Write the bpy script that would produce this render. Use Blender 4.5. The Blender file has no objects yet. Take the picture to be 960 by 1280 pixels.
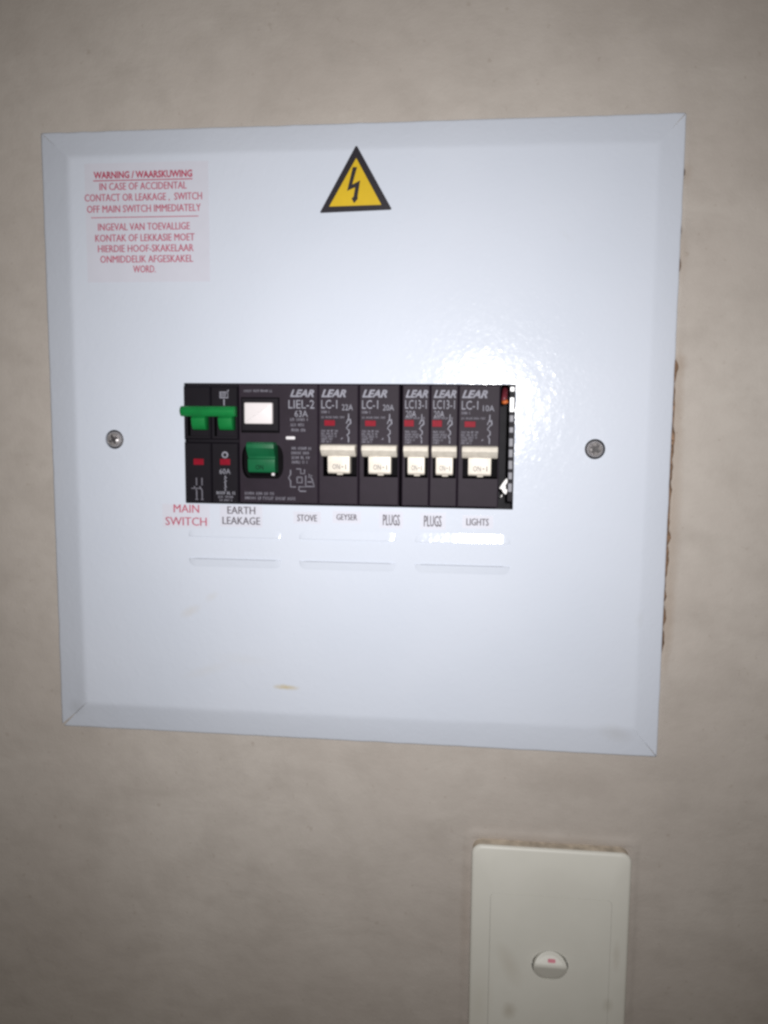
import bpy, bmesh, math, random
import numpy as np
from mathutils import Matrix, Vector, noise

# ------------------------------------------------------------------ camera, world, light
S = 0.001                      # everything below is written in millimetres
H0 = 1.5                       # height of the board's centre above the floor
SC = bpy.context.scene
COL = SC.collection
rnd = random.Random(7)


def W3(x, y, z):
    """board millimetres (x right, y up, z out of the wall) -> world metres"""
    return Vector((x * S, -z * S, y * S))


def wpos(x, y, z):
    return W3(x, y, z) + Vector((0, 0, H0))


RIGHT = Vector((0.99383811, 0.00801474, -0.11055128))
UP = Vector((-0.02062875, 0.99333128, -0.11343466))
BACK = Vector((0.10890489, 0.11501622, 0.98737581))
CAMP = Vector((57.297, 14.141, 376.053))


def frame(pos):
    m = Matrix.Identity(4)
    for c, v in enumerate((RIGHT, UP, BACK)):
        m[0][c], m[1][c], m[2][c] = v.x, -v.z, v.y
    p = wpos(*pos)
    m[0][3], m[1][3], m[2][3] = p
    return m


cam_d = bpy.data.cameras.new('camera')
cam = bpy.data.objects.new('camera', cam_d)
COL.objects.link(cam)
cam.matrix_world = frame(CAMP)
cam_d.sensor_fit = 'VERTICAL'
cam_d.sensor_height = 24.0
cam_d.sensor_width = 18.0
cam_d.lens = 1073.725 / 1280 * 24.0
cam_d.clip_start = 0.01
cam_d.clip_end = 50
SC.camera = cam

world = bpy.data.worlds.new('World')
SC.world = world
world.use_nodes = True
world.node_tree.nodes['Background'].inputs[0].default_value = (1.0, 0.80, 0.55, 1)
world.node_tree.nodes['Background'].inputs[1].default_value = 0.058

# the phone's flash, just above the lens
fl_d = bpy.data.lights.new('flash', 'AREA')
fl_d.shape = 'DISK'
fl_d.size = 0.007
fl_d.energy = 0.63
fl_d.spread = math.radians(105)
fl_d.color = (1.0, 0.985, 0.97)
fl = bpy.data.objects.new('flash', fl_d)
COL.objects.link(fl)
fl.matrix_world = frame(CAMP + RIGHT * 6 + UP * 5 + BACK * -2) @ Matrix.Rotation(math.radians(3.0), 4, 'X') @ Matrix.Rotation(math.radians(2.5), 4, 'Y')

SC.view_settings.view_transform = 'Standard'
SC.view_settings.look = 'None'
SC.view_settings.exposure = 0.0
SC.view_settings.gamma = 1.0
SC.render.engine = 'CYCLES'
SC.cycles.filter_width = 2.75

# ------------------------------------------------------------------ materials


class NT:
    def __init__(self, name):
        self.m = bpy.data.materials.new(name)
        self.m.use_nodes = True
        self.t = self.m.node_tree
        self.b = self.t.nodes['Principled BSDF']
        self.co = self.t.nodes.new('ShaderNodeTexCoord').outputs['Object']

    def node(self, kind, **kw):
        n = self.t.nodes.new(kind)
        for k, v in kw.items():
            setattr(n, k, v)
        return n

    def link(self, a, b):
        self.t.links.new(a, b)

    def mapping(self, scale=(1, 1, 1), loc=(0, 0, 0), rot=(0, 0, 0)):
        n = self.node('ShaderNodeMapping')
        n.inputs['Scale'].default_value = scale
        n.inputs['Location'].default_value = loc
        n.inputs['Rotation'].default_value = rot
        self.link(self.co, n.inputs[0])
        return n.outputs[0]

    def noise(self, scale, detail=3, rough=0.5, vec=None, dist=0.0):
        n = self.node('ShaderNodeTexNoise')
        n.inputs['Scale'].default_value = scale
        n.inputs['Detail'].default_value = detail
        n.inputs['Roughness'].default_value = rough
        n.inputs['Distortion'].default_value = dist
        self.link(vec if vec is not None else self.co, n.inputs['Vector'])
        return n.outputs['Fac']

    def ramp(self, fac, stops):
        n = self.node('ShaderNodeValToRGB')
        e = n.color_ramp.elements
        while len(e) < len(stops):
            e.new(0.5)
        for k, (p, c) in enumerate(stops):
            e[k].position = p
            e[k].color = (*c, 1) if len(c) == 3 else c
        self.link(fac, n.inputs[0])
        return n.outputs[0]

    def math(self, op, a, b=0.0, clamp=False):
        n = self.node('ShaderNodeMath', operation=op, use_clamp=clamp)
        for i, v in enumerate((a, b)):
            if isinstance(v, (int, float)):
                n.inputs[i].default_value = v
            else:
                self.link(v, n.inputs[i])
        return n.outputs[0]

    def mix(self, fac, a, b):
        n = self.node('ShaderNodeMix', data_type='RGBA')
        for i, v in ((0, fac), (6, a), (7, b)):
            if isinstance(v, (int, float)):
                n.inputs[i].default_value = v
            elif isinstance(v, tuple):
                n.inputs[i].default_value = (*v, 1)
            else:
                self.link(v, n.inputs[i])
        return n.outputs[2]

    def bump(self, h, strength, dist, prev=None):
        n = self.node('ShaderNodeBump')
        n.inputs['Strength'].default_value = strength
        n.inputs['Distance'].default_value = dist
        self.link(h, n.inputs['Height'])
        if prev is not None:
            self.link(prev, n.inputs['Normal'])
        return n.outputs[0]

    def set(self, **kw):
        names = {'color': 'Base Color', 'rough': 'Roughness', 'metal': 'Metallic', 'spec': 'Specular IOR Level',
                 'normal': 'Normal', 'coat': 'Coat Weight', 'coatrough': 'Coat Roughness', 'alpha': 'Alpha',
                 'sss': 'Subsurface Weight'}
        for k, v in kw.items():
            s = self.b.inputs[names[k]]
            if isinstance(v, (int, float)):
                s.default_value = v
            elif isinstance(v, tuple):
                s.default_value = (*v, 1)
            else:
                self.link(v, s)
        return self.m


def blot(n, cx, cy, rx, ry, rot=0.0):
    """soft elliptic stain mask centred on board point (cx, cy), millimetres"""
    mp = n.node('ShaderNodeMapping', vector_type='TEXTURE')
    mp.inputs['Location'].default_value = (cx * S, 0, cy * S)
    mp.inputs['Rotation'].default_value = (0, rot, 0)
    mp.inputs['Scale'].default_value = (rx * S, 1, ry * S)
    nz = n.noise(420, 2)
    off = n.node('ShaderNodeVectorMath', operation='SCALE')
    off.inputs['Scale'].default_value = 0.0016
    cmb = n.node('ShaderNodeCombineXYZ')
    n.link(nz, cmb.inputs[0])
    n.link(n.noise(510, 2), cmb.inputs[2])
    n.link(cmb.outputs[0], off.inputs[0])
    add = n.node('ShaderNodeVectorMath', operation='ADD')
    n.link(n.co, add.inputs[0])
    n.link(off.outputs[0], add.inputs[1])
    n.link(add.outputs[0], mp.inputs[0])
    sep = n.node('ShaderNodeSeparateXYZ')
    n.link(mp.outputs[0], sep.inputs[0])
    r2 = n.math('ADD', n.math('MULTIPLY', sep.outputs[0], sep.outputs[0]), n.math('MULTIPLY', sep.outputs[2], sep.outputs[2]))
    return n.math('SUBTRACT', 1.0, n.math('POWER', r2, 0.6), clamp=True)


def mat_wall():
    n = NT('plaster_paint')
    big = n.noise(9, 3, 0.55)
    mid = n.noise(38, 4, 0.6, n.mapping((1, 1, 1.3), rot=(0, 0.5, 0)))
    streak_c = n.noise(30, 5, 0.7, n.mapping((0.6, 1, 2.2), rot=(0, 0.3, 0)), 0.4)
    c = n.ramp(big, [(0.30, (0.440, 0.398, 0.366)), (0.72, (0.515, 0.476, 0.442))])
    c = n.mix(n.math('MULTIPLY', n.ramp(mid, [(0.45, (0, 0, 0)), (0.75, (1, 1, 1))]), 0.38), c, (0.34, 0.305, 0.275))
    c = n.mix(n.math('MULTIPLY', n.ramp(n.noise(120, 5, 0.7), [(0.42, (0, 0, 0)), (0.7, (1, 1, 1))]), 0.16), c, (0.36, 0.32, 0.29))
    c = n.mix(n.math('MULTIPLY', n.ramp(streak_c, [(0.55, (0, 0, 0)), (0.78, (1, 1, 1))]), 0.22), c, (0.56, 0.53, 0.49))
    speck = n.ramp(n.noise(300, 2), [(0.70, (0, 0, 0)), (0.76, (1, 1, 1))])
    c = n.mix(n.math('MULTIPLY', speck, 0.25), c, (0.27, 0.22, 0.18))
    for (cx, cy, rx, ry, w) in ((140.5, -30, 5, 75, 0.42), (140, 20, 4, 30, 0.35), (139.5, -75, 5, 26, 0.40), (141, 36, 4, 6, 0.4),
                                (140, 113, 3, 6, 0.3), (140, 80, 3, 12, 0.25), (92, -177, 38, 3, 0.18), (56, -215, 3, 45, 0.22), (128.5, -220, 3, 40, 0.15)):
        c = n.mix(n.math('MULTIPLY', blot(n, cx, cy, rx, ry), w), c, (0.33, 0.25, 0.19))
    streak = n.noise(26, 5, 0.62, n.mapping((0.8, 1, 1.7), rot=(0, -0.5, 0)), 0.9)
    b = n.bump(n.noise(45, 4, 0.5), 0.42, 0.0016)
    b = n.bump(streak, 0.20, 0.0022, b)
    b = n.bump(n.noise(850, 3, 0.6), 0.34, 0.0004, b)
    return n.set(color=c, rough=0.7, spec=0.15, normal=b)


def mat_panel():
    n = NT('white_enamel')
    c = n.ramp(n.noise(14, 3), [(0.3, (0.580, 0.625, 0.722)), (0.7, (0.608, 0.650, 0.745))])
    for (cx, cy, rx, ry, rot, w, col) in (
            (-27, -109.3, 7.0, 1.5, 0.03, 0.8, (0.52, 0.42, 0.21)), (-71, -75.5, 6.5, 2.6, -0.5, 0.28, (0.55, 0.50, 0.42)),
            (-61, -68.5, 4.5, 2.0, -0.6, 0.2, (0.55, 0.50, 0.42)), (-47, -97, 16, 3.2, 0.1, 0.08, (0.58, 0.54, 0.46)),
            (-64, -103, 14, 3.0, -0.3, 0.12, (0.58, 0.54, 0.46)), (120, -124, 9, 5, 0.3, 0.35, (0.47, 0.48, 0.50)),
            (128, -73, 2.2, 5, 0.1, 0.18, (0.47, 0.48, 0.50)), (-128, -124, 5, 5, 0.6, 0.35, (0.42, 0.44, 0.48)),
            (92, 88, 5, 1.6, 0.8, 0.10, (0.5, 0.5, 0.5))):
        c = n.mix(n.math('MULTIPLY', blot(n, cx, cy, rx, ry, rot), w), c, col)
    peel = n.noise(520, 2, 0.5)
    b = n.bump(n.noise(90, 2), 0.16, 0.0010)
    b = n.bump(peel, 0.12, 0.0005, b)
    b = n.bump(n.ramp(n.noise(270, 2, 0.6), [(0.55, (0, 0, 0)), (0.78, (1, 1, 1))]), 0.095, 0.0004, b)
    r = n.ramp(n.noise(900, 2), [(0.35, (0.11, 0.11, 0.11)), (0.7, (0.17, 0.17, 0.17))])
    return n.set(color=c, rough=r, spec=0.22, normal=b)


def mat_plain(name, col, rough=0.5, spec=0.4, var=0.12, scale=160, bump=0.15, metal=0.0, **kw):
    n = NT(name)
    lo = tuple(v * (1 - var) for v in col)
    hi = tuple(min(1, v * (1 + var)) for v in col)
    c = n.ramp(n.noise(scale, 4, 0.6), [(0.3, lo), (0.7, hi)])
    b = n.bump(n.noise(1400, 2), bump, 0.00012)
    return n.set(color=c, rough=rough, spec=spec, metal=metal, normal=b, **kw)


M = dict(
    wall=mat_wall(), panel=mat_panel(),
    plaster=mat_plain('raw_plaster', (0.20, 0.13, 0.088), 0.9, 0.1, 0.6, 220, 0.6),
    inside=mat_plain('dark_enclosure', (0.025, 0.024, 0.028), 0.7, 0.2),
    body=mat_plain('charcoal_plastic', (0.0195, 0.0135, 0.0215), 0.55, 0.14, 0.14, 120),
    black=mat_plain('black_plastic', (0.0065, 0.005, 0.0085), 0.55, 0.15, 0.14, 120),
    well=mat_plain('black_recess_shade', (0.004, 0.0035, 0.0045), 0.7, 0.05),  # shade of the wells put into the colour; toggle foot and lettering share it
    cream=mat_plain('cream_plastic', (0.665, 0.62, 0.555), 0.42, 0.35, 0.12, 260),
    green=mat_plain('green_plastic', (0.007, 0.175, 0.042), 0.42, 0.3, 0.12, 150),
    teal=mat_plain('dark_green_plastic', (0.007, 0.112, 0.044), 0.36, 0.45, 0.12, 150),
    button=mat_plain('white_button_plastic', (0.72, 0.68, 0.70), 0.42, 0.4, 0.03, 150),
    red=mat_plain('red_plastic', (0.21, 0.006, 0.018), 0.5, 0.08, 0.2, 200),
    ink=mat_plain('grey_print', (0.26, 0.26, 0.31), 0.7, 0.2, 0.2, 600),
    inkdim=mat_plain('faint_grey_print', (0.165, 0.16, 0.195), 0.7, 0.2, 0.25, 700),
    markwhite=mat_plain('white_marking', (0.66, 0.64, 0.67), 0.6, 0.3, 0.06),
    redink=mat_plain('red_print', (0.44, 0.095, 0.150), 0.6, 0.3, 0.2, 700),
    redbold=mat_plain('bold_red_print', (0.42, 0.045, 0.095), 0.6, 0.3, 0.2, 700),
    blackink=mat_plain('black_print', (0.085, 0.070, 0.085), 0.6, 0.3, 0.2, 700),
    film=mat_plain('clear_label_film', (0.604, 0.615, 0.706), 0.2, 0.4, 0.02, 90),
    pinkfilm=mat_plain('pale_label_film', (0.610, 0.621, 0.710), 0.2, 0.4, 0.02, 90),
    signblack=mat_plain('black_vinyl', (0.012, 0.009, 0.016), 0.45, 0.4),
    yellow=mat_plain('yellow_vinyl', (0.62, 0.415, 0.010), 0.42, 0.4, 0.06, 90),
    steel=mat_plain('screw_steel', (0.46, 0.44, 0.45), 0.36, 0.6, 0.35, 700, 0.6, 0.55),
    slot=mat_plain('dark_slot_steel', (0.06, 0.055, 0.06), 0.5, 0.3, 0.4, 900),
    strip=mat_plain('grey_strip_plastic', (0.21, 0.21, 0.24), 0.5, 0.4, 0.2, 300),
    strip_glare=mat_plain('strip_plastic_glare', (0.85, 0.85, 0.88), 0.3, 0.5, 0.04, 300),  # strip plastic with the glare on the top two terminals painted in
    paper=mat_plain('white_paper', (0.88, 0.87, 0.88), 0.6, 0.3, 0.03),
    orange=mat_plain('orange_insulation', (0.55, 0.13, 0.03), 0.4, 0.4, 0.15),
    darkred=mat_plain('dark_red_insulation', (0.13, 0.02, 0.03), 0.4, 0.4, 0.2),
    redmark=mat_plain('red_rocker_mark', (0.68, 0.20, 0.27), 0.5, 0.4, 0.1),
)


def mat_switch():
    n = NT('off_white_plastic')
    c = n.ramp(n.noise(22, 4, 0.6), [(0.3, (0.675, 0.670, 0.62)), (0.7, (0.735, 0.728, 0.68))])
    for (cx, cy, rx, ry, rot, w, col) in (
            (-16, -20.5, 4, 5, 0.0, 0.42, (0.36, 0.31, 0.23)), (-16.5, 2, 5, 13, -0.4, 0.24, (0.45, 0.39, 0.31)),
            (28, -14, 3, 4, 0, 0.3, (0.36, 0.32, 0.24)), (31, 10, 2, 9, 0, 0.25, (0.42, 0.37, 0.30)),
            (-30, -18, 7, 20, 0.1, 0.22, (0.46, 0.42, 0.34)), (3, 42, 20, 9, 0.2, 0.1, (0.5, 0.47, 0.42))):
        c = n.mix(n.math('MULTIPLY', blot(n, cx, cy, rx, ry, rot), w), c, col)
    b = n.bump(n.noise(70, 2), 0.12, 0.0008)
    return n.set(color=c, rough=0.42, spec=0.42, normal=b)


M['switch'] = mat_switch()
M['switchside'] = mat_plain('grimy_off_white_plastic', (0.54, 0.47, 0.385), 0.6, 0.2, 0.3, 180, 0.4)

# ------------------------------------------------------------------ mesh helpers


def tag(o, label=None, cat=None, group=None, kind=None):
    for k, v in (('label', label), ('category', cat), ('group', group), ('kind', kind)):
        if v:
            o[k] = v
    return o


def thing(name, label, cat, at, group=None):
    o = bpy.data.objects.new(name, None)
    o.empty_display_size = 0.01
    COL.objects.link(o)
    o.location = wpos(*at)
    return tag(o, label, cat, group)


def obj(name, bm, mat, parent=None, smooth=False, at=(0, 0, 0)):
    """bm is in millimetres (x, y, z out); linked as one object, local to its parent's origin"""
    me = bpy.data.meshes.new(name)
    bm.normal_update()
    bm.to_mesh(me)
    bm.free()
    n = len(me.vertices)
    co = np.empty(n * 3)
    me.vertices.foreach_get('co', co)
    co = co.reshape(-1, 3)
    me.vertices.foreach_set('co', np.stack([co[:, 0] * S, -co[:, 2] * S, co[:, 1] * S], 1).ravel())
    me.update()
    mats = mat if isinstance(mat, (list, tuple)) else [mat]
    for m in mats:
        me.materials.append(m)
    if smooth:
        me.polygons.foreach_set('use_smooth', [True] * len(me.polygons))
        if smooth is not True:
            me.set_sharp_from_angle(angle=math.radians(smooth))
    return place(name, me, parent, at)


def place(name, me, parent=None, at=(0, 0, 0)):
    o = bpy.data.objects.new(name, me)
    COL.objects.link(o)
    if parent is not None:
        o.parent = parent
        o.location = W3(*at)
    else:
        o.location = wpos(*at)
    return o


def B():
    return bmesh.new()


def add_box(bm, x0, x1, y0, y1, z0, z1, bev=0.0, seg=2, mi=0):
    r = bmesh.ops.create_cube(bm, size=1.0)
    vs = r['verts']
    for v in vs:
        v.co = ((x0 + x1) / 2 + v.co.x * (x1 - x0), (y0 + y1) / 2 + v.co.y * (y1 - y0), (z0 + z1) / 2 + v.co.z * (z1 - z0))
    fs = {f for v in vs for f in v.link_faces}
    for f in fs:
        f.material_index = mi
    if bev > 0:
        es = {e for v in vs for e in v.link_edges}
        bmesh.ops.bevel(bm, geom=list(es), offset=bev, segments=seg, affect='EDGES', profile=0.5)
    return bm


def box(*a, **k):
    return add_box(B(), *a, **k)


def add_prism(bm, pts, z0, z1, bev=0.0):
    """outline in xy, extruded along z"""
    a = [bm.verts.new((x, y, z0)) for x, y in pts]
    b = [bm.verts.new((x, y, z1)) for x, y in pts]
    n = len(pts)
    top = bm.faces.new(b)
    bm.faces.new(a[::-1])
    for i in range(n):
        bm.faces.new((a[i], a[(i + 1) % n], b[(i + 1) % n], b[i]))
    if bev:
        bmesh.ops.bevel(bm, geom=list(top.edges), offset=bev, segments=3, affect='EDGES', profile=0.5)
    bmesh.ops.recalc_face_normals(bm, faces=bm.faces[:])
    return bm


def add_profile(bm, prof, x0, x1, bev=0.0, inset=0.0):
    """profile in (y, z), extruded along x; inset draws the ends in a little to round them"""
    n = len(prof)
    cy = sum(p[0] for p in prof) / n
    cz = sum(p[1] for p in prof) / n
    xs = [x0, x1] if not inset else [x0, x0 + inset * 0.3, x0 + inset, x1 - inset, x1 - inset * 0.3, x1]
    rings = []
    for k, x in enumerate(xs):
        d = 0.0
        if inset:
            d = (0.9, 0.3, 0, 0, 0.3, 0.9)[k] * inset
        ring = []
        for (y, z) in prof:
            L = math.hypot(y - cy, z - cz) or 1
            f = max(0.0, 1 - d / L)
            ring.append(bm.verts.new((x, cy + (y - cy) * f, cz + (z - cz) * f)))
        rings.append(ring)
    for a, b in zip(rings, rings[1:]):
        for i in range(n):
            bm.faces.new((a[i], a[(i + 1) % n], b[(i + 1) % n], b[i]))
    bm.faces.new(rings[0])
    bm.faces.new(rings[-1][::-1])
    bmesh.ops.recalc_face_normals(bm, faces=bm.faces[:])
    return bm


def rrect(x0, x1, y0, y1, r, n=6):
    pts = []
    for cx, cy, a in ((x1 - r, y1 - r, 0), (x0 + r, y1 - r, 90), (x0 + r, y0 + r, 180), (x1 - r, y0 + r, 270)):
        for k in range(n + 1):
            t = math.radians(a + 90 * k / n)
            pts.append((cx + r * math.cos(t), cy + r * math.sin(t)))
    return pts


def plate_with_well(bm, x0, x1, y0, y1, z0, z1, wells, bev=0.5):
    """a block whose front has rectangular or outlined wells (outline, floor z)"""
    outer = [(x0, y0), (x1, y0), (x1, y1), (x0, y1)]
    inn = [(x0 + bev, y0 + bev), (x1 - bev, y0 + bev), (x1 - bev, y1 - bev), (x0 + bev, y1 - bev)]
    back = [bm.verts.new((x, y, z0)) for x, y in outer]
    mid = [bm.verts.new((x, y, z1 - bev)) for x, y in outer]
    top = [bm.verts.new((x, y, z1)) for x, y in inn]
    for i in range(4):
        j = (i + 1) % 4
        bm.faces.new((back[i], back[j], mid[j], mid[i]))
        bm.faces.new((mid[i], mid[j], top[j], top[i]))
    edges = [bm.edges.get((top[i], top[(i + 1) % 4])) for i in range(4)]
    for pts, zf in wells:
        a = [bm.verts.new((x, y, z1)) for x, y in pts]
        b = [bm.verts.new((x, y, zf)) for x, y in pts]
        m = len(pts)
        for i in range(m):
            j = (i + 1) % m
            bm.faces.new((a[j], a[i], b[i], b[j])).material_index = 1
            edges.append(bm.edges.get((a[i], a[j])))
        bm.faces.new(b).material_index = 1
    bmesh.ops.triangle_fill(bm, use_beauty=True, use_dissolve=False, edges=edges)
    bmesh.ops.recalc_face_normals(bm, faces=bm.faces[:])
    return bm


def rect(x0, x1, y0, y1):
    return [(x0, y0), (x1, y0), (x1, y1), (x0, y1)]


def add_stroke(bm, pts, w, z, closed=False):
    """flat printed line of width w along pts"""
    n = len(pts)
    L, R_ = [], []
    for i in range(n):
        if closed:
            p, q = pts[i - 1], pts[(i + 1) % n]
        else:
            p, q = pts[max(0, i - 1)], pts[min(n - 1, i + 1)]
        dx, dy = q[0] - p[0], q[1] - p[1]
        d = math.hypot(dx, dy) or 1
        nx, ny = -dy / d * w / 2, dx / d * w / 2
        L.append(bm.verts.new((pts[i][0] + nx, pts[i][1] + ny, z)))
        R_.append(bm.verts.new((pts[i][0] - nx, pts[i][1] - ny, z)))
    for i in range(n if closed else n - 1):
        j = (i + 1) % n
        bm.faces.new((R_[i], R_[j], L[j], L[i]))
    return bm


_txt = {}


def text_mesh(s, bold=0.0, shear=0.0):
    key = (s, bold, shear)
    if key not in _txt:
        c = bpy.data.curves.new('lettering', 'FONT')
        c.body = s
        c.resolution_u = 2
        c.fill_mode = 'FRONT'
        c.offset = bold
        c.shear = shear
        o = bpy.data.objects.new('lettering', c)
        COL.objects.link(o)
        dg = bpy.context.evaluated_depsgraph_get()
        me = bpy.data.meshes.new_from_object(o.evaluated_get(dg))
        co = np.array([v.co[:2] for v in me.vertices])
        fs = [tuple(p.vertices) for p in me.polygons]
        bpy.data.objects.remove(o)
        bpy.data.curves.remove(c)
        bpy.data.meshes.remove(me)
        _txt[key] = (co, fs)
    return _txt[key]


def add_text(bm, s, x0, x1, y0, y1, z, bold=0.0, shear=0.0, slope=None, heavy=0.0):
    if heavy:
        add_text(bm, s, x0 + heavy, x1, y0, y1, z + 0.012, bold, shear, slope)
        x1 -= heavy
    bold = bold if bold > 0.03 else 0.0
    """letters of s fitted to the box x0..x1, y0..y1 (y0 is the baseline of capitals)"""
    co, fs = text_mesh(s, bold, shear)
    a, b = co.min(0), co.max(0)
    ref, _ = text_mesh('H', bold, 0.0)
    lo, hi = ref[:, 1].min(), ref[:, 1].max()
    vs = []
    for x, y in co:
        X = x0 + (x - a[0]) / (b[0] - a[0]) * (x1 - x0)
        Y = y0 + (y - lo) / (hi - lo) * (y1 - y0)
        vs.append(bm.verts.new((X, Y, z if slope is None else slope(Y))))
    for f in fs:
        try:
            bm.faces.new([vs[i] for i in f])
        except ValueError:
            pass
    for f in bm.faces:
        if f.normal.length == 0:
            f.normal_update()
    return bm


def add_micro(bm, x0, x1, y0, y1, z, words=None, seed=0):
    """a printed line too small to read: letter-sized ticks with gaps"""
    r = random.Random(seed * 31 + int((x0 + 100) * 10) + int((y0 + 100) * 7))
    h = y1 - y0
    x = x0
    left = r.randint(3, 6)
    while x < x1 - 0.2:
        w = h * r.uniform(0.28, 0.55)
        if left == 0:
            x += h * 0.5
            left = r.randint(2, 6)
            continue
        e = min(x + w, x1)
        k = r.random()
        t = h * 0.2
        add_stroke(bm, [(x + t / 2, y0), (x + t / 2, y1)], t, z)
        if k < 0.55 and e - x > t * 1.5:
            yy = r.choice((y0 + t / 2, y1 - t / 2, (y0 + y1) / 2))
            add_stroke(bm, [(x + t, yy), (e, yy)], t, z)
        if k > 0.3 and e - x > t * 2:
            add_stroke(bm, [(e - t / 2, y0 + t), (e - t / 2, y1 - t)], t, z)
        x = e + h * 0.16
        left -= 1
    return bm


def lathe(bm, prof, cx=0, cy=0, seg=28):
    """profile (r, z) turned about the z axis"""
    rings = []
    for r, z in prof:
        if r < 1e-6:
            rings.append([bm.verts.new((cx, cy, z))])
        else:
            rings.append([bm.verts.new((cx + r * math.cos(2 * math.pi * k / seg), cy + r * math.sin(2 * math.pi * k / seg), z)) for k in range(seg)])
    for a, b in zip(rings, rings[1:]):
        for k in range(seg):
            j = (k + 1) % seg
            if len(a) == 1 and len(b) > 1:
                bm.faces.new((a[0], b[k], b[j]))
            elif len(b) == 1 and len(a) > 1:
                bm.faces.new((a[k], a[j], b[0]))
            elif len(a) > 1:
                bm.faces.new((a[k], a[j], b[j], b[k]))
    bmesh.ops.recalc_face_normals(bm, faces=bm.faces[:])
    return bm


def tube(bm, pts, r, seg=10):
    rings = []
    n = len(pts)
    for i, p in enumerate(pts):
        a, b = Vector(pts[max(0, i - 1)]), Vector(pts[min(n - 1, i + 1)])
        d = (b - a).normalized()
        u = d.cross(Vector((0, 0, 1)))
        if u.length < 1e-3:
            u = d.cross(Vector((1, 0, 0)))
        u.normalize()
        w = d.cross(u)
        rings.append([bm.verts.new(Vector(p) + (u * math.cos(2 * math.pi * k / seg) + w * math.sin(2 * math.pi * k / seg)) * r) for k in range(seg)])
    for a, b in zip(rings, rings[1:]):
        for k in range(seg):
            bm.faces.new((a[k], a[(k + 1) % seg], b[(k + 1) % seg], b[k]))
    bm.faces.new(rings[0])
    bm.faces.new(rings[-1][::-1])
    bmesh.ops.recalc_face_normals(bm, faces=bm.faces[:])
    return bm


# ------------------------------------------------------------------ the wall
WZ = -1.2                       # wall surface
ZF = 5.0                        # face of the cover
OX0, OX1, OY0, OY1 = -137.5, 137.5, -135.2, 135.2      # outer rim of the cover
SWX0, SWX1, SWY0, SWY1 = 57.7, 128.2, -294.2, -179.2   # light switch plate


def nz(x, y, s, o=0.0):
    return noise.noise(Vector((x / s, y / s, o)))


def gap_x(y):
    """right edge of the chase the board sits in: plaster broken away beside the cover"""
    g = -1.6
    if -92 < y < 33:
        g = 1.35 + 1.3 * nz(y, 0, 9, 3.1) + 0.9 * nz(y, 0, 3.3, 8.2)
        if -52 < y < 8:
            g += 0.35
        g *= min(1, (y + 92) / 7, (33 - y) / 5 + 0.25)
    for c, w, a in ((34, 4.2, 2.3), (113, 2.8, 1.3), (90, 3.2, 1.0), (76, 4.0, 1.4), (-74, 8, 1.0), (-48, 5, 1.0), (-87, 4, 1.0)):
        g = max(g, a * (1 - ((y - c) / w) ** 2) + 0.2 * nz(y, 0, 2, 1.7))
    return OX1 + g


def wall_mesh():
    xs = np.concatenate([np.arange(-620, -190, 10), np.arange(-190, 137, 2.0), [137.5], np.arange(140, 206, 1.6), np.arange(210, 621, 10)])
    ys = np.concatenate([np.arange(-700, -320, 10), np.arange(-320, 206, 1.6), np.arange(210, 601, 10)])
    jx = int(np.argmin(np.abs(xs - 137.5)))
    ilo = int(np.argmin(np.abs(xs + 132)))
    bm = B()
    grid = []
    for y in ys:
        row = []
        gx = gap_x(y)
        for i, x in enumerate(xs):
            X = x
            if i == jx and -131 < y < 131:
                X = gx
            elif jx < i < jx + 4 and -131 < y < 131:
                X = max(x, gx + 0.7 * (i - jx))
            z = WZ + 0.45 * nz(X, y, 60, 1) + 0.16 * nz(X, y * 1.8, 16, 2) + 0.05 * nz(X, y, 5, 3)
            # filler ridge smeared round the switch plate
            dx = max(SWX0 - X, X - SWX1)
            dy = max(SWY0 - y, y - SWY1)
            d = max(dx, dy) if max(dx, dy) < 0 or min(dx, dy) < 0 else math.hypot(dx, dy)
            if -4 < d < 9:
                z += (1.25 + 0.5 * nz(X, y, 7, 5)) * math.exp(-((d - 1.6) / 1.35) ** 2)
            # lip of plaster along the broken edge
            if -131 < y < 131 and 0 <= X - gx < 8:
                z += (0.35 + 0.45 * nz(X, y, 4, 6)) * math.exp(-((X - gx) / 3.0) ** 2) - 0.1
            z = min(z, WZ + 0.42) if (OX0 - 4 < X < OX1 + 1 and OY0 - 3 < y < OY1 + 3) else z
            row.append(bm.verts.new((X, y, z)))
        grid.append(row)
    for r in range(len(ys) - 1):
        for i in range(len(xs) - 1):
            inside = ilo <= i < jx and ys[r] > -131 and ys[r + 1] < 131
            if not inside:
                bm.faces.new((grid[r][i], grid[r][i + 1], grid[r + 1][i + 1], grid[r + 1][i]))
    # the broken edge turns back into the chase
    last = None
    for r, y in enumerate(ys):
        if -130 < y < 130:
            v = grid[r][jx]
            w = bm.verts.new((v.co.x + 0.25 + 0.3 * nz(y, 1, 3, 9), y, -4.0))
            if last:
                bm.faces.new((last[0], v, w, last[1])).material_index = 1
            last = (v, w)
    bmesh.ops.recalc_face_normals(bm, faces=bm.faces[:])
    return bm


wall = obj('wall', wall_mesh(), [M['wall'], M['plaster']], smooth=True)
tag(wall, kind='structure')

bm = B()
xs = np.linspace(132.5, 143, 12)
ys = np.linspace(-131, 131, 220)
g = [[bm.verts.new((x, y, -3.0 + 0.9 * nz(x, y, 2.6, 4) + 0.9 * nz(x, y, 7, 5))) for x in xs] for y in ys]
for r in range(len(ys) - 1):
    for i in range(len(xs) - 1):
        bm.faces.new((g[r][i], g[r][i + 1], g[r + 1][i + 1], g[r + 1][i]))
tag(obj('wall_cavity', bm, M['plaster'], smooth=True), kind='structure')

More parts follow.
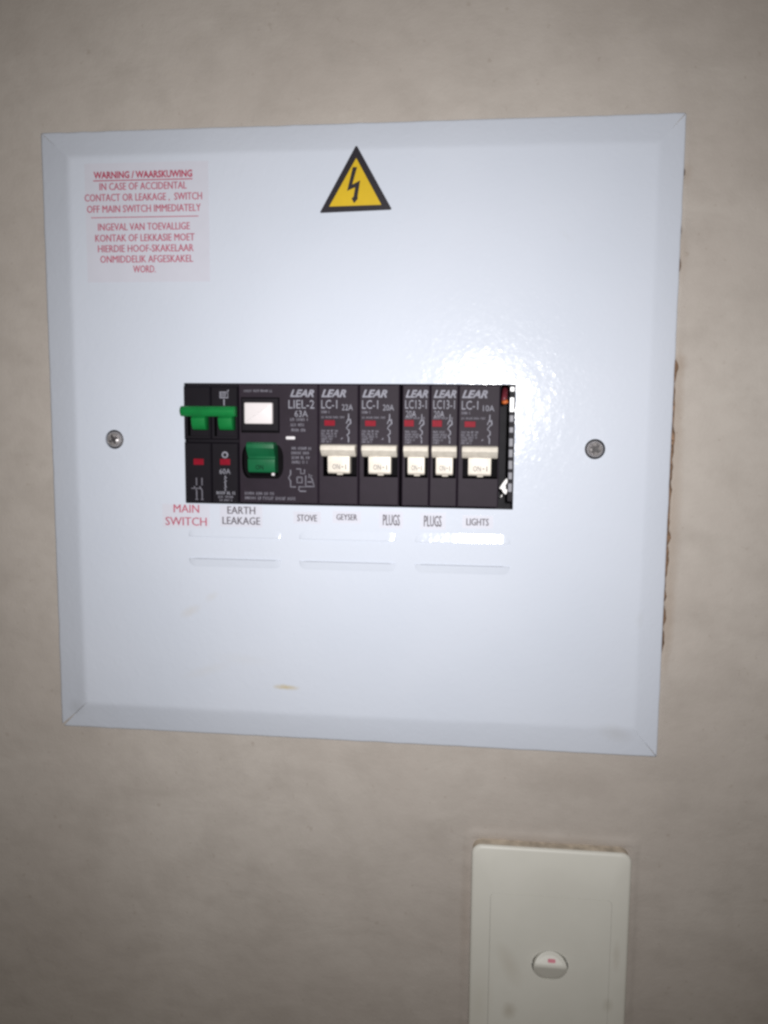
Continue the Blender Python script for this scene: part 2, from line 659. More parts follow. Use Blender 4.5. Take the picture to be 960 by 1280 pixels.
bm = B()
for k in range(46):
    y = rnd.choice((rnd.uniform(-92, 32), rnd.uniform(-60, 20), rnd.uniform(70, 116)))
    x = gap_x(y) + rnd.uniform(-0.9, 0.7)
    if x < OX1 + 0.25:
        continue
    r = rnd.uniform(0.22, 0.62)
    res = bmesh.ops.create_icosphere(bm, subdivisions=1, radius=r)
    for v in res['verts']:
        v.co = v.co * rnd.uniform(0.75, 1.25) + Vector((x, y, -1.5 + rnd.uniform(-0.5, 0.3)))
tag(obj('plaster_crumbs', bm, M['plaster'], smooth=False), kind='stuff')

# ------------------------------------------------------------------ the distribution board
board = thing('distribution_board', 'white enamelled electrical distribution board set into a beige plastered wall', 'distribution board', (0, 0, 0))

FX0, FX1, FY0, FY1 = -124.4, 128.4, -123.4, 124.8     # fold lines
HX0, HX1, HY0, HY1 = -73.0, 72.1, -26.9, 26.4         # cut-out for the breakers
LOUV = []                                             # (x0, x1, y of the open lip, opens down?)
for x0, x1 in ((-72.0, -29.6), (-21.3, 21.8), (30.2, 71.3)):
    LOUV.append((x0, x1, -41.9, True))
    LOUV.append((x0, x1, -51.8, False))


def cover_mesh():
    bm = B()
    e = 2.6
    outer = rect(FX0 + e, FX1 - e, FY0 + e, FY1 - e)
    loops = [outer, rect(HX0, HX1, HY0, HY1)]
    for x0, x1, y, down in LOUV:
        loops.append(rect(x0 + 2.5, x1 - 2.5, y - 0.05, y + 0.6) if down else rect(x0 + 2.5, x1 - 2.5, y - 0.6, y - 0.02))
    for sx, sy in ((-105.6, 1.2), (105.8, -0.5)):
        loops.append([(sx + 4.25 * math.cos(math.pi * k / 16), sy + 4.25 * math.sin(math.pi * k / 16)) for k in range(32)])
    edges = []
    for k, pts in enumerate(loops):
        v = [bm.verts.new((x, y, ZF)) for x, y in pts]
        n = len(v)
        for i in range(n):
            edges.append(bm.edges.new((v[i], v[(i + 1) % n])))
        if k == 1 or len(pts) > 20:                                    # sheet thickness round the cut-out
            w = [bm.verts.new((p.co.x, p.co.y, ZF - 1.2)) for p in v]
            for i in range(n):
                bm.faces.new((v[(i + 1) % n], v[i], w[i], w[(i + 1) % n]))
    bmesh.ops.triangle_fill(bm, use_beauty=True, use_dissolve=False, edges=edges)
    for f in bm.faces:
        f.normal_update()
        if abs(f.normal.z) > 0.5 and f.normal.z < 0:
            f.normal_flip()
    # four sloped rims, mitred with an open seam at every corner
    prof = [(0.0, 0.0), (0.05, 0.008), (0.10, 0.034), (0.15, 0.078), (0.20, 0.135), (0.26, 0.208), (0.5, 0.49), (0.93, 0.955), (0.975, 1.0), (1.0, 1.08), (1.002, 1.25)]
    seam = {('l', 0): 0.16, ('l', 1): 0.0, ('b', 0): 0.16, ('b', 1): 0.02, ('r', 0): 0.02, ('r', 1): 0.0, ('t', 0): 0.0, ('t', 1): 0.0}
    corner = {'bl': ((FX0, FY0), (OX0, OY0)), 'br': ((FX1, FY0), (OX1, OY0)), 'tr': ((FX1, FY1), (OX1, OY1)), 'tl': ((FX0, FY1), (OX0, OY1))}
    for side, a, b in (('b', 'bl', 'br'), ('r', 'br', 'tr'), ('t', 'tl', 'tr'), ('l', 'bl', 'tl')):
        N = 70
        rows = []
        for t, dz in prof:
            row = []
            for k in range(N + 1):
                s = k / N
                P = []
                for c in (a, b):
                    (ix, iy), (ox, oy) = corner[c]
                    sx, sy = (1 if ix > 0 else -1), (1 if iy > 0 else -1)
                    ix, iy = ix - sx * e, iy - sy * e
                    P.append((ix + (ox - ix) * t, iy + (oy - iy) * t, 0.50 if ix > 0 else 0.86))
                g0, g1 = seam[(side, 0)] * min(1, t * 4), seam[(side, 1)] * min(1, t * 4)
                if t > 0.9:                           # the tips are rounded off
                    g0 += 0.7 if a == 'bl' and side in 'bl' else 0.2
                    g1 += 0.25
                x = P[0][0] + (P[1][0] - P[0][0]) * s
                y = P[0][1] + (P[1][1] - P[0][1]) * s
                if side in 'bt':
                    x += g0 * (1 - s) ** 30 - g1 * s ** 30
                else:
                    y += g0 * (1 - s) ** 30 - g1 * s ** 30
                if t > 0.9:                           # paint and plaster make the outline a little uneven
                    w = 0.22 * nz(s * 30, 0, 1, ord(side)) + 0.12 * nz(s * 110, 0, 1, ord(side))
                    if side == 't' and s < 0.12:
                        w += 0.5 * nz(s * 60, 0, 1, 4.4) - 0.15
                    x, y = (x, y + w) if side in 'bt' else (x + w, y)
                bow = 0.25 * math.sin(math.pi * s) * math.sin(math.pi * min(t, 1))
                dr = P[0][2] + (P[1][2] - P[0][2]) * s
                row.append(bm.verts.new((x, y, ZF * (1 - dz * (dr if t < 1.001 else 1)) + bow + (0.06 * nz(s * 12, t * 2, 1, ord(side)) if 0.1 < t < 0.9 else 0))))
            rows.append(row)
        for r0, r1 in zip(rows, rows[1:]):
            for k in range(N):
                f = bm.faces.new((r0[k], r0[k + 1], r1[k + 1], r1[k]))
                f.smooth = True
                f.normal_update()
                n = f.normal
                if n.z < -0.01 or (abs(n.z) <= 0.01 and n.dot(f.calc_center_median()) < 0):
                    f.normal_flip()
    return bm


cover = obj('cover', cover_mesh(), M['panel'], board)


def louvre_mesh(x0, x1, down):
    """pressed louvre; local y runs from the open lip (0) to the root"""
    bm = B()
    L, D, Hh = x1 - x0, 4.1, 0.66
    if not down:
        D, Hh = 4.0, 0.7
    NX, NY = 84, 16
    sg = 1 if down else -1
    g = []
    for j in range(NY + 1):
        t = j / NY
        row = []
        for i in range(NX + 1):
            s = i / NX
            s = 0.5 - 0.5 * math.cos(math.pi * s) if True else s
            x = s * L
            endd = min(x, L - x) / 3.6
            ef = 1.0 if endd >= 1 else math.sqrt(max(0.0, 1 - (1 - endd) ** 2))
            prof = (1 - t) if t < 0.8 else 0.2 * ((1 - t) / 0.2) ** 1.35
            z = Hh * prof * ef - 0.02
            row.append(bm.verts.new((x, sg * t * D * (0.35 + 0.65 * ef), z)))
        g.append(row)
    for j in range(NY):
        for i in range(NX):
            bm.faces.new((g[j][i], g[j][i + 1], g[j + 1][i + 1], g[j + 1][i]) if down else (g[j][i + 1], g[j][i], g[j + 1][i], g[j + 1][i + 1])).smooth = True
    # thickness of the lip
    lo = [bm.verts.new((v.co.x, v.co.y + sg * 0.05, max(-0.4, v.co.z - 0.4))) for v in g[0]]
    for i in range(NX):
        bm.faces.new((g[0][i + 1], g[0][i], lo[i], lo[i + 1]))
    return bm


for x0, x1, y, down in LOUV:
    obj('louvre', louvre_mesh(x0, x1, down), M['panel'], board, at=(x0, y, ZF))

# enclosure behind the cover, with its rail
bm = B()
ex0, ex1, ey0, ey1, ez = -120, 120, -110, 110, -70
for a, b, c, d, z0, z1 in ((ex0, ex1, ey0, ey1, ez - 1, ez), (ex0 - 1, ex0, ey0, ey1, ez, 3), (ex1, ex1 + 1, ey0, ey1, ez, 3),
                           (ex0 - 1, ex1 + 1, ey0 - 1, ey0, ez, 3), (ex0 - 1, ex1 + 1, ey1, ey1 + 1, ez, 3)):
    add_box(bm, a, b, c, d, z0, z1)
obj('enclosure', bm, M['inside'], board)
obj('rail', box(-90, 60, -17.5, 17.5, -48, -46.5, bev=0.3), M['steel'], board)


def screw(x, y, turn, tip):
    bm = B()
    lathe(bm, [(0.01, 1.15), (0.7, 1.75), (1.5, 2.05), (2.3, 1.75), (2.9, 1.35), (3.2, 1.0), (3.6, 0.0), (3.7, -2.5)], seg=36)
    for v in bm.verts:                                 # the cross slot is pressed into the dome
        c, s = math.cos(turn), math.sin(turn)
        u, w = v.co.x * c + v.co.y * s, -v.co.x * s + v.co.y * c
        if math.hypot(u, w) < 2.4 and min(abs(u), abs(w)) < 0.5:
            v.co.z -= 0.9
        v.co.z += (v.co.x * tip[0] + v.co.y * tip[1])
    o = obj('screw', bm, M['steel'], board, smooth=38, at=(x, y, ZF))
    bm = B()
    for a in (0, math.pi / 2):
        c, s = math.cos(turn + a), math.sin(turn + a)
        add_prism(bm, [(c * 2.1 - s * 0.34, s * 2.1 + c * 0.34), (-c * 2.1 - s * 0.34, -s * 2.1 + c * 0.34),
                       (-c * 2.1 + s * 0.34, -s * 2.1 - c * 0.34), (c * 2.1 + s * 0.34, s * 2.1 - c * 0.34)], 0.4, 1.72 + (0.02 if a else 0))
    obj('screw_slot', bm, M['slot'], o)  # dark bars filling the cross slot
    return o


screw(-105.6, 1.2, 0.5, (0.02, 0.0))
screw(105.8, -0.5, 0.9, (0.0, -0.03))

# ------------------------------------------------------------------ what shows in the gap at the right end
for k, (a, b) in enumerate(((482.7, 488.5), (496, 514), (518, 526.6), (533, 540), (547, 557.5), (561, 571), (575, 586), (590, 599), (604, 615))):
    y1, y0 = 26.1 - (a - 481) / 2.93, 26.1 - (b - 481) / 2.93
    sh = -(481 - a) * 0.0
    x0 = 69.9
    obj('terminal', box(x0, x0 + 1.75, y0, y1, -5, 1.5, bev=0.2), M['strip_glare'] if k < 2 else M['strip'], board)
obj('terminal_carrier', box(69.7, 73.6, -24, 26.2, -12, 0.2, bev=0.2), M['black'], board)
obj('wire', tube(B(), [(67.9, 25.5, -6), (67.7, 23.5, 1), (67.5, 21, 3), (67.3, 19.3, 3.6)], 1.25), M['darkred'], board, smooth=True)
obj('wire_end', tube(B(), [(66.8, 18.9, 3.6), (67.6, 18.9, 4.2), (68.8, 19.4, 4.0)], 0.9), M['orange'], board, smooth=True)

bm = B()
for pts in ([(0.0, 0.6), (1.4, 2.8), (2.6, 4.4), (3.2, 4.6), (3.3, 3.0), (2.2, 1.2), (1.0, 0.3)],
            [(-0.2, 0.5), (1.5, 1.1), (2.6, 1.5), (2.7, 0.5), (1.3, -0.2), (0.4, 0.0)],
            [(1.0, -0.3), (2.4, 0.3), (3.3, -0.2), (3.1, -1.6), (2.6, -2.3), (1.6, -1.5)]):
    add_prism(bm, pts, -0.1 + rnd.uniform(0, .2), 0.35 + rnd.uniform(0, .3), 0.12)
add_prism(bm, [(0.5, -3.6), (0.9, -2.5), (1.3, -2.3), (1.0, -3.4)], 0, 0.3)
scrap = obj('paper_scrap', bm, M['paper'], at=(66.2, -18.0, 6.2), smooth=30)
tag(scrap, 'small torn white scrap stuck low in the dark gap right of the last breaker', 'scrap')

# ------------------------------------------------------------------ main switch
ms = thing('main_switch', 'black double pole main switch with a green linked handle, leftmost in the row', 'main switch', (-60.05, 0, 0))
bm = B()
for sx in (-1, 1):
    a, b = (-12.15, -0.08) if sx < 0 else (0.08, 12.15)
    cx = -5.5 if sx < 0 else 6.6
    plate_with_well(bm, a, b, 1.75, 24.9, -40, 8, [(rect(cx - 5.0, cx + 4.6, 3.2, 15.0), -2.0)])
    plate_with_well(bm, a, b, -26.3, 0.45, -40, 8, [])
add_box(bm, -11.9, 11.9, -25, 26.3, -45, 4.2)
obj('body', bm, [M['black'], M['well']], ms, smooth=30)
obj('handle_bar', add_profile(B(), [(16.2, 9), (16.3, 12.6), (15.7, 13.6), (14.4, 14.2), (12.9, 13.8), (11.9, 12.6), (11.8, 9)], -11.9, 12.3, inset=0.45), M['green'], ms, smooth=35)
for cx in (-4.4, 7.6):
    obj('handle', add_profile(B(), [(12.2, 6), (12.2, 11.4), (11.0, 12.6), (8.2, 12.0), (6.4, 10.9), (5.9, 9.6), (6.0, 5)], cx - 3.1, cx + 3.0, inset=0.35), M['green'], ms, smooth=35)
for cx, yy in ((-5.8, -8.1), (6.2, -8.0)):
    obj('indicator_window', box(cx - 2.3, cx + 2.3, yy - 1.35, yy + 1.35, 7, 8.12, bev=0.15), M['red'], ms)
zt = 8.06
bm = B()
add_stroke(bm, rect(4.3, 7.8, 20.0, 22.4), 0.5, zt, True)
for k in range(3):
    add_stroke(bm, [(4.8 + k * 0.9, 20.4), (4.8 + k * 0.9, 22.0)], 0.45, zt)
add_stroke(bm, [(7.2, 22.0), (8.2, 23.4)], 0.5, zt)
add_stroke(bm, [(6.1, 16.6), (6.1, 19.4)], 0.55, zt)
add_stroke(bm, [(6.2 + 1.15 * math.cos(t * math.pi / 9), -4.9 + 1.15 * math.sin(t * math.pi / 9)) for t in range(18)], 0.62, zt, True)
obj('rating_lettering', add_text(B(), '60A', 3.6, 8.6, -13.3, -11.0, zt), M['ink'], ms)
add_stroke(bm, [(6.2, -14.0), (6.2, -21.0)], 0.4, zt)
for yy in (-15.5, -17.0, -19.6):
    add_stroke(bm, [(5.7, yy), (6.8, yy + 0.7)], 0.45, zt)
add_micro(bm, 2.2, 10.6, -22.4, -21.0, zt)
tag(obj('printed_marks', bm, M['ink'], ms), kind='stuff')
bm = B()
add_micro(bm, 2.9, 10.0, -24.0, -22.9, zt)
add_micro(bm, 3.5, 9.5, -25.4, -24.4, zt)
for x in (-6.9, -4.4):
    add_stroke(bm, [(x, -15.2), (x, -18.6)], 0.45, zt)
    add_stroke(bm, [(x - 1.1, -19.0), (x, -20.8), (x, -24.6)], 0.45, zt)
    add_stroke(bm, [(x - 0.6, -24.8), (x + 0.6, -24.8)], 0.4, zt)
add_stroke(bm, [(-9.4, -19.9), (-5.2, -19.9)], 0.35, zt)
obj('pole_symbol', bm, M['inkdim'], ms)

# ------------------------------------------------------------------ earth leakage unit
el = thing('earth_leakage_unit', 'wide charcoal earth leakage unit with white test button and green toggle', 'earth leakage unit', (-29.95, 0, 0))
bm = B()
well = []
for k in range(40):
    t = 2 * math.pi * k / 40
    x, y = -7.0 + 9.3 * math.copysign(abs(math.cos(t)) ** 0.8, math.cos(t)), -7.6 + 9.0 * math.copysign(abs(math.sin(t)) ** 0.62, math.sin(t))
    well.append((x, max(-15.0, min(-0.2, y))))
cl = []
for p in well:
    if not cl or math.hypot(p[0] - cl[-1][0], p[1] - cl[-1][1]) > 0.12:
        cl.append(p)
plate_with_well(bm, -17.6, 17.7, -25.9, 26.1, -40, 8, [(cl, 4.5), (rect(-16.4, 0.7, 4.9, 20.3), 6.0)])
obj('body', bm, [M['body'], M['well']], el, smooth=30)
bm = B()
plate_with_well(bm, -16.1, 0.4, 5.7, 20.0, 5, 8.7, [(rect(-15.0, -1.95, 8.5, 18.3), 6.4)], 0.3)
fr = obj('button_frame', bm, [M['black'], M['well']], el, smooth=30)
obj('test_button', add_prism(B(), rrect(-14.7, -2.25, 8.8, 18.0, 0.5, 3), 5.5, 9.6, 0.55), M['button'], el, smooth=40)
bm = B()
add_profile(bm, [(0.9, 6), (1.0, 13.2), (0.2, 14.2), (-1.5, 14.1), (-5.3, 10.9), (-5.9, 11.1), (-6.5, 11.9), (-10.8, 11.5), (-12.0, 10.8), (-12.6, 9.5), (-12.7, 5)], -12.7, -0.7, inset=0.4)
tg = obj('toggle', bm, M['teal'], el, smooth=28)
obj('toggle_foot', add_profile(B(), [(-12.4, 6.5), (-12.4, 11.2), (-13.2, 10.8), (-13.5, 10), (-13.5, 6.5)], -11.6, -0.4, inset=0.3), M['well'], el, smooth=30)
obj('foot_mark', box(-2.3, -0.9, -13.5, -12.3, 9.5, 11.3, bev=0.3), M['markwhite'], el)
bm = B()
add_text(bm, 'ON', -9.2, -5.8, -10.9, -8.9, 0, 0.015, slope=lambda y: 11.98 + 0.093 * (y + 6.5))
obj('toggle_lettering', bm, M['well'], tg)

bm = B()
X = 29.95                      # lettering positions below were measured from the board's centre
add_text(bm, 'LEAR', -24.6 + X, -14.0 + X, 20.5, 23.7, zt, 0.035, 0.35)
obj('brand_lettering', bm, M['ink'], el)
obj('model_lettering', add_text(B(), 'LIEL-2', -25.3 + X, -13.9 + X, 15.6, 19.2, zt), M['ink'], el)
obj('rating_lettering', add_text(B(), '63A', -22.6 + X, -16.8 + X, 12.0, 14.7, zt), M['ink'], el)
bm = B()
for k, (yy, a, b) in enumerate(((10.2, -24.5, -16.6), (7.9, -24.3, -18.3), (5.6, -24.0, -17.6), (-2.3, -24.0, -15.4), (-4.3, -24.1, -16.0), (-6.3, -23.9, -16.1), (-8.3, -23.9, -17.0))):
    add_micro(bm, a + X, b + X, yy, yy + 1.3, zt, seed=k)
add_micro(bm, -45 + X, -32.5 + X, 22.5, 23.6, zt, seed=9)
add_micro(bm, -45 + X, -32.0 + X, -22.3, -21.0, zt, seed=10)
add_micro(bm, -45 + X, -22.5 + X, -24.4, -23.0, zt, seed=11)
for pl in ([(-24.5, -11), (-24.5, -13), (-25.4, -14.5), (-24.5, -16), (-24.5, -18.5), (-22.2, -18.5)], [(-22, -10.6), (-20, -10.6), (-20, -12.6), (-18.3, -12.6), (-18.3, -10.8)],
           [(-21.6, -14.2), (-19.4, -14.2), (-19.4, -16.6), (-21.6, -16.6), (-21.6, -14.2)], [(-17.8, -13.4), (-17.8, -18.4), (-20.8, -18.4), (-20.8, -20.0)],
           [(-16.4, -12.8), (-14.9, -15.2), (-14.0, -18.2), (-17.6, -18.2)], [(-17.0, -16.2), (-14.6, -16.2)], [(-16.6, -14.2), (-15.0, -13.4)], [(-20.6, -20.3), (-17.6, -20.3)]):
    add_stroke(bm, [(x + X, y) for x, y in pl], 0.5, zt)
obj('circuit_diagram', bm, M['inkdim'], el)
obj('white_mark', add_prism(B(), rrect(-26.5 + X, -22.4 + X, 2.2, 3.5, 0.5, 3), 7.6, 8.25, 0.1), M['markwhite'], el, smooth=40)  # small white rectangle standing just proud of the body


# ------------------------------------------------------------------ single pole circuit breakers
def tongue(y):
    return 10.7 + 0.07 * (y + 5.4)


def make_breaker(w, label, bar, tng, rating, model, red, at_x):
    t = thing('circuit_breaker', label, 'circuit breaker', (at_x, 0, 0), 'circuit breakers in the board')
    bm = B()
    h = w / 2
    plate_with_well(bm, -h, h, -25.9, 26.05, -40, 8, [(rect(bar[0] + 0.3, min(bar[1] + 0.1, h - 0.6), -13.6, 0.2), -3.0)])
    obj('body', bm, [M['body'], M['well']], t, smooth=30)
    bm = B()
    add_profile(bm, [(0.35, 5), (0.4, 12.7), (-0.1, 13.7), (-1.0, 14.2), (-1.9, 14.0), (-4.5, 10.9), (-4.85, 10.2), (-4.85, 8.6), (-4.0, 5)], bar[0], bar[1], inset=0.35)
    add_profile(bm, [(-3.9, 5), (-3.9, 10.4), (-5.2, tongue(-5.4)), (-11.4, tongue(-11.4)), (-12.1, tongue(-11.4) - 0.7), (-12.2, 5)], tng[0], tng[1], inset=0.3)
    c = (tng[0] + tng[1]) / 2 + 0.3
    add_profile(bm, [(-11.9, 5), (-11.9, tongue(-11.4) - 0.9), (-12.8, tongue(-11.4) - 1.5), (-12.8, 5)], c - 1.3, c + 1.3, inset=0.25)
    tg = obj('toggle', bm, M['cream'], t, smooth=28)
    bm = B()
    wd = tng[1] - tng[0]
    f = lambda y: tongue(y) + 0.06
    add_text(bm, 'ON', tng[0] + wd * 0.22, tng[0] + wd * 0.56, -10.3, -8.1, 0, 0.02, slope=f)
    add_text(bm, 'I', tng[0] + wd * 0.80, tng[0] + wd * 0.84, -10.3, -8.1, 0, 0.0, slope=f)
    add_stroke(bm, [(tng[0] + wd * 0.63, -9.2), (tng[0] + wd * 0.72, -9.2)], 0.4, 0)
    for v in bm.verts:
        v.co.z = f(v.co.y)
    obj('toggle_lettering', bm, M['blackink'], tg)
    iw = obj('indicator_window', box(red[0], red[1], red[2], red[3], 7, 8.15, bev=0.15), M['red'], t)
    bm, br = B(), B()
    lx = -h + 1.35
    narrow = w < 15
    obj('brand_lettering', add_text(B(), 'LEAR', lx, lx + (10.8 if not narrow else 9.6), 20.5, 23.8, zt, 0.035, 0.35), M['ink'], t)
    if narrow:
        add_text(bm, model, lx - 0.1, lx + 9.0, 15.9, 19.5, zt)
        add_text(br, rating, lx + 0.2, lx + 4.6, 12.3, 15.0, zt)
    else:
        add_text(bm, model, lx, lx + 6.9, 15.7, 19.3, zt)
        add_text(br, rating, h - 7.2, h - 2.4, 15.0, 17.5, zt)
    obj('model_lettering', bm, M['ink'], t)
    obj('rating_lettering', br, M['ink'], t)
    bm = B()
    r = h - 4.25 if not narrow else h - 3.4
    if not narrow:
        add_micro(bm, lx, lx + 3.6, 13.6, 14.8, zt, seed=1)
    add_micro(bm, lx, lx + (10.8 if not narrow else 8.8), 11.5, 12.4, zt, seed=2)
    for k in range(5):
        y = 5.6 - 1.15 * k
        add_micro(bm, lx, lx + (7.2, 7.4, 7.0, 5.4, 4.2)[k] * (1 if not narrow else 0.8), y, y + 0.95, zt, seed=3 + k)
    add_stroke(bm, [(lx + 8.6, 2.5), (lx + 9.3, 3.2)] if not narrow else [(lx + 6.7, 2.6), (lx + 7.4, 3.2)], 0.4, zt)
    obj('small_print', bm, M['inkdim'], t)
    bm = B()
    add_stroke(bm, [(r, 13.6), (r, 11.6), (r - 1.0, 9.3)], 0.35, zt)
    add_stroke(bm, [(r - 0.2, 10.7), (r + 0.7, 11.2), (r + 0.9, 9.4), (r, 8.8)], 0.5, zt)
    add_stroke(bm, [(r, 8.8), (r - 0.9, 7.4), (r + 0.2, 6.4), (r + 0.3, 5.2), (r - 0.7, 4.4), (r, 3.4), (r, 1.2)], 0.4, zt)
    obj('pole_symbol', bm, M['ink'], t)
    return t


LC1 = dict(w=17.5, bar=(-6.9, 8.1), tng=(-4.2, 5.4), model='LC-1', red=(-6.1, -1.5, 8.3, 10.7))
LC13 = dict(w=11.8, bar=(-4.8, 5.7), tng=(-3.1, 4.1), model='LC13-1', red=(-5.0, -0.9, 8.3, 11.1))
make_breaker(label='charcoal circuit breaker marked 22A, touching the right side of the earth leakage unit', rating='22A', at_x=-3.45, **LC1)
make_breaker(label='wide charcoal circuit breaker marked 20A with cream toggle, left of the two narrow breakers', rating='20A', at_x=14.3, **LC1)
make_breaker(label='narrow charcoal 20A circuit breaker beside the thick black seam, left one of the narrow pair', rating='20A', at_x=30.1, **LC13)
make_breaker(label='narrow charcoal 20A circuit breaker touching the 10A breaker, right one of the narrow pair', rating='20A', at_x=42.1, **LC13)
make_breaker(label='charcoal circuit breaker marked 10A at the right end of the row beside the dark gap', rating='10A', at_x=56.9, **LC1)

# ------------------------------------------------------------------ stickers on the cover
sign = thing('warning_sign', 'triangular yellow and black electric shock hazard sticker near the top of the board', 'warning sign', (3.3, 107.5, ZF))


def zp(u, v):
    """a point measured on the sticker, millimetres from its middle"""
    k = 1 / 7.385
    return ((380 + u * k - 446) * 0.3425 + 0.2, -(160 + v * k - 238) * 0.3235 - 0.6)


obj('sign_plate', add_prism(B(), [zp(*p) for p in ((155, 772), (163, 780), (803, 762), (812, 752), (495, 168), (480, 168))], 0.0, 0.16), M['signblack'], sign)
obj('yellow_field', add_prism(B(), [zp(*p) for p in ((240, 722), (718, 714), (487, 278))], 0.16, 0.22), M['yellow'], sign)
obj('lightning_bolt', add_prism(B(), [zp(*p) for p in ((456, 360), (496, 362), (452, 522), (524, 484), (502, 632), (503, 656), (470, 696), (445, 652), (464, 634), (478, 548), (404, 580), (410, 556))], 0.22, 0.27), M['signblack'], sign)

lab = thing('warning_label', 'clear rectangular sticker with red bilingual warning text in the upper left of the board', 'warning label', (-88.5, 95.3, ZF))
obj('film', add_prism(B(), rect(-27.3, 28.2, -25.3, 25.1), 0.0, 0.07), M['film'], lab)
bm = B()
zl = 0.12
cx = -89.6 + 88.5
add_text(bm, 'WARNING / WAARSKUWING', -111.7 + 88.5, -67.5 + 88.5, 113.9 - 95.3, 116.9 - 95.3, zl, 0.035)
add_stroke(bm, [(-111.9 + 88.5, 113.1 - 95.3), (-67.4 + 88.5, 113.1 - 95.3)], 0.42, zl)
obj('heading', bm, M['redbold'], lab)
bm = B()
for s, a, b, yc in (('IN CASE OF ACCIDENTAL', -109.2, -70.0, 110.6), ('CONTACT OR LEAKAGE ,  SWITCH', -116.1, -63.3, 106.0), ('OFF MAIN SWITCH IMMEDIATELY', -115.2, -63.9, 101.2),
                    ('INGEVAL VAN TOEVALLIGE', -110.4, -68.9, 93.6), ('KONTAK OF LEKKASIE MOET', -111.8, -66.9, 88.9), ('HIERDIE HOOF-SKAKELAAR', -110.7, -67.4, 84.4),
                    ('ONMIDDELIK AFGESKAKEL', -109.8, -67.7, 79.9), ('WORD.', -94.9, -84.6, 75.6)):
    obj('lettering', add_text(B(), s, a + 88.5, b + 88.5, yc - 1.5 - 95.3, yc + 1.5 - 95.3, zl, heavy=0.16), M['redink'], lab)
add_stroke(bm, [(-113.4 + 88.5, 97.6 - 95.3), (-65.0 + 88.5, 97.6 - 95.3)], 0.36, zl)
obj('divider_line', bm, M['redink'], lab)

for lines, (x0, x1, y0, y1), mat, label in (
        ((('MAIN', -78.8, -66.9, -31.2, -27.6), ('SWITCH', -82.7, -63.5, -37.0, -33.3)), (-84, -62, -38.2, -27.4), 'redink', 'red MAIN SWITCH circuit sticker below the left end of the breakers'),
        ((('EARTH', -54.0, -41.2, -31.3, -28.0), ('LEAKAGE', -56.3, -39.0, -36.0, -32.7)), (-57.5, -38, -37.2, -27.4), 'blackink', 'two line EARTH LEAKAGE circuit sticker under the wide earth leakage unit'),
        ((('STOVE', -22.3, -13.3, -33.9, -31.0),), (-24, -11.6, -35.0, -29.6), 'blackink', 'STOVE circuit sticker below the breaker row'),
        ((('GEYSER', -4.7, 4.6, -33.0, -30.4),), (-6.4, 6.3, -34.4, -29.0), 'blackink', 'GEYSER circuit sticker below the 22A breaker'),
        ((('PLUGS', 15.9, 23.4, -34.9, -30.2),), (14.2, 24.8, -36.2, -28.8), 'blackink', 'tall narrow PLUGS circuit sticker right of the GEYSER sticker'),
        ((('PLUGS', 33.9, 41.6, -35.0, -30.3),), (32.2, 43.4, -36.3, -28.9), 'blackink', 'tall narrow PLUGS circuit sticker left of the LIGHTS sticker'),
        ((('LIGHTS', 52.3, 62.0, -34.1, -31.1),), (50.6, 63.8, -35.4, -29.8), 'blackink', 'LIGHTS circuit sticker below the 10A breaker')):
    ox, oy = (x0 + x1) / 2, (y0 + y1) / 2
    st = thing('circuit_label', label, 'circuit label', (ox, oy, ZF), 'circuit stickers below the breakers')
    obj('film', add_prism(B(), rect(x0 - ox, x1 - ox, y0 - oy, y1 - oy), 0, 0.06), M['pinkfilm'], st)
    for s, a, b, c, d in lines:
        obj('lettering', add_text(B(), s, a - ox, b - ox, c - oy, d - oy, 0.1, heavy=0.16), M[mat], st)

# ------------------------------------------------------------------ light switch
SX, SY = 92.95, -236.7
sw = thing('light_switch', 'off white wall plate light switch with a single rocker, below the board', 'light switch', (SX, SY, WZ))
ZP = 7.6
bm = B()
ol = rrect(-35.25, 35.25, -57.5, 57.5, 4.4, 8)
rings = []
for d, z in ((-0.35, 0.0), (-0.35, 5.6), (0.0, 6.0), (0.0, 6.5), (0.25, 7.0), (0.75, 7.4), (1.5, ZP)):
    rings.append([(x - math.copysign(min(abs(x), d), x) if d > 0 else x - math.copysign(d, x) * 1, y - math.copysign(min(abs(y), d), y) if d > 0 else y - math.copysign(d, y), z) for x, y in ol])
rv = [[bm.verts.new(p) for p in r] for r in rings]
n = len(ol)
for k, (a, b) in enumerate(zip(rv, rv[1:])):
    for i in range(n):
        f = bm.faces.new((a[i], a[(i + 1) % n], b[(i + 1) % n], b[i]))
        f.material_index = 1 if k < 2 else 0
edges = [bm.edges.get((rv[-1][i], rv[-1][(i + 1) % n])) for i in range(n)]
iv = [bm.verts.new((x, y, ZP)) for x, y in rrect(-26.5, 27.3, -36.4, 35.5, 2.2, 6)]
iw = [bm.verts.new((v.co.x, v.co.y, ZP - 1.2)) for v in iv]
m = len(iv)
for i in range(m):
    j = (i + 1) % m
    edges.append(bm.edges.new((iv[i], iv[j])))
    bm.faces.new((iv[j], iv[i], iw[i], iw[j]))
bmesh.ops.triangle_fill(bm, use_beauty=True, edges=edges)
bmesh.ops.recalc_face_normals(bm, faces=bm.faces[:])
obj('wall_plate', bm, [M['switch'], M['switchside']], sw, smooth=35)

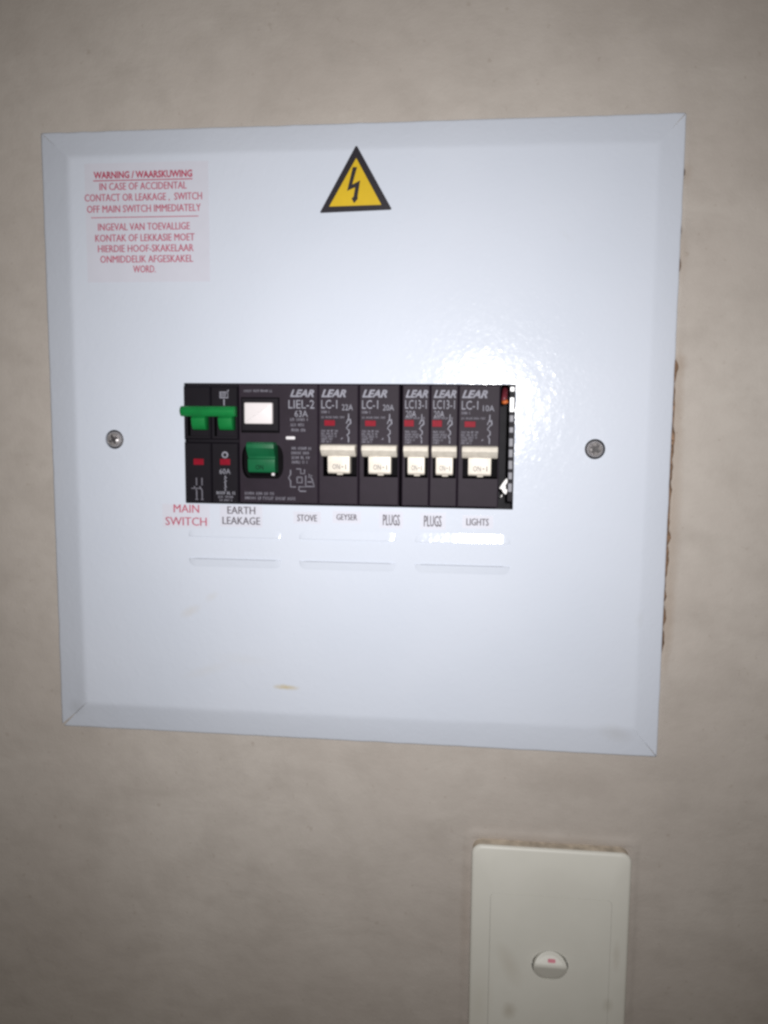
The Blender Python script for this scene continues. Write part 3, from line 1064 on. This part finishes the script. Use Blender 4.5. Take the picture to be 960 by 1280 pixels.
# inset module with a round well for the rocker
bm = B()
RX, RY = 0.9, 2.4
outl = rrect(-26.40, 27.20, -36.28, 35.4, 2.1, 6)
circ = [(RX + 8.15 * math.cos(2 * math.pi * k / 48), RY + 7.15 * math.sin(2 * math.pi * k / 48)) for k in range(48)]
top = [bm.verts.new((x, y, ZP + 0.12)) for x, y in outl]
low = [bm.verts.new((x * 1.004, y * 1.004, ZP - 1.1)) for x, y in outl]
ct = [bm.verts.new((x, y, ZP + 0.12)) for x, y in circ]
cb = [bm.verts.new((x, y, ZP - 5)) for x, y in circ]
edges = []
for ring, other in ((top, low), (ct, cb)):
    k = len(ring)
    for i in range(k):
        j = (i + 1) % k
        bm.faces.new((ring[i], ring[j], other[j], other[i]))
        edges.append(bm.edges.get((ring[i], ring[j])))
bm.faces.new(cb)
bmesh.ops.triangle_fill(bm, use_beauty=True, edges=edges)
bmesh.ops.recalc_face_normals(bm, faces=bm.faces[:])
obj('module_plate', bm, M['switch'], sw, smooth=35)

# rocker: round plan, two facets meeting on a ridge


def rocker_z(y):
    d = y - 1.6
    f = 3.7 - (0.50 * d + 0.028 * d * d if d >= 0 else -0.45 * d)
    return min(f, 3.45) if abs(d) < 0.6 else f


bm = B()
NR, NA = 14, 56
cen = bm.verts.new((0, 0, rocker_z(0)))
rg = []
for k in range(1, NR + 1):
    f = k / NR
    row = []
    for a in range(NA):
        t = 2 * math.pi * a / NA
        x, y = 7.5 * f * math.cos(t), 6.9 * f * math.sin(t)
        z = rocker_z(y)
        if f > 0.92:
            z -= 0.28
        row.append(bm.verts.new((x, y, z)))
    rg.append(row)
for a in range(NA):
    bm.faces.new((cen, rg[0][a], rg[0][(a + 1) % NA]))
for r0, r1 in zip(rg, rg[1:]):
    for a in range(NA):
        bm.faces.new((r0[a], r1[a], r1[(a + 1) % NA], r0[(a + 1) % NA]))
bt = [bm.verts.new((v.co.x, v.co.y, -4)) for v in rg[-1]]
for a in range(NA):
    bm.faces.new((rg[-1][a], bt[a], bt[(a + 1) % NA], rg[-1][(a + 1) % NA]))
bmesh.ops.recalc_face_normals(bm, faces=bm.faces[:])
rk = obj('rocker', bm, M['switch'], sw, smooth=24, at=(RX, RY, ZP))
bm = B()
for pts in (rrect(-1.2, 2.2, 3.2, 4.5, 0.4, 3),):
    add_prism(bm, pts, 0, 0.1)
for v in bm.verts:
    v.co.z += rocker_z(v.co.y) + 0.02
obj('rocker_mark', bm, M['redmark'], rk)
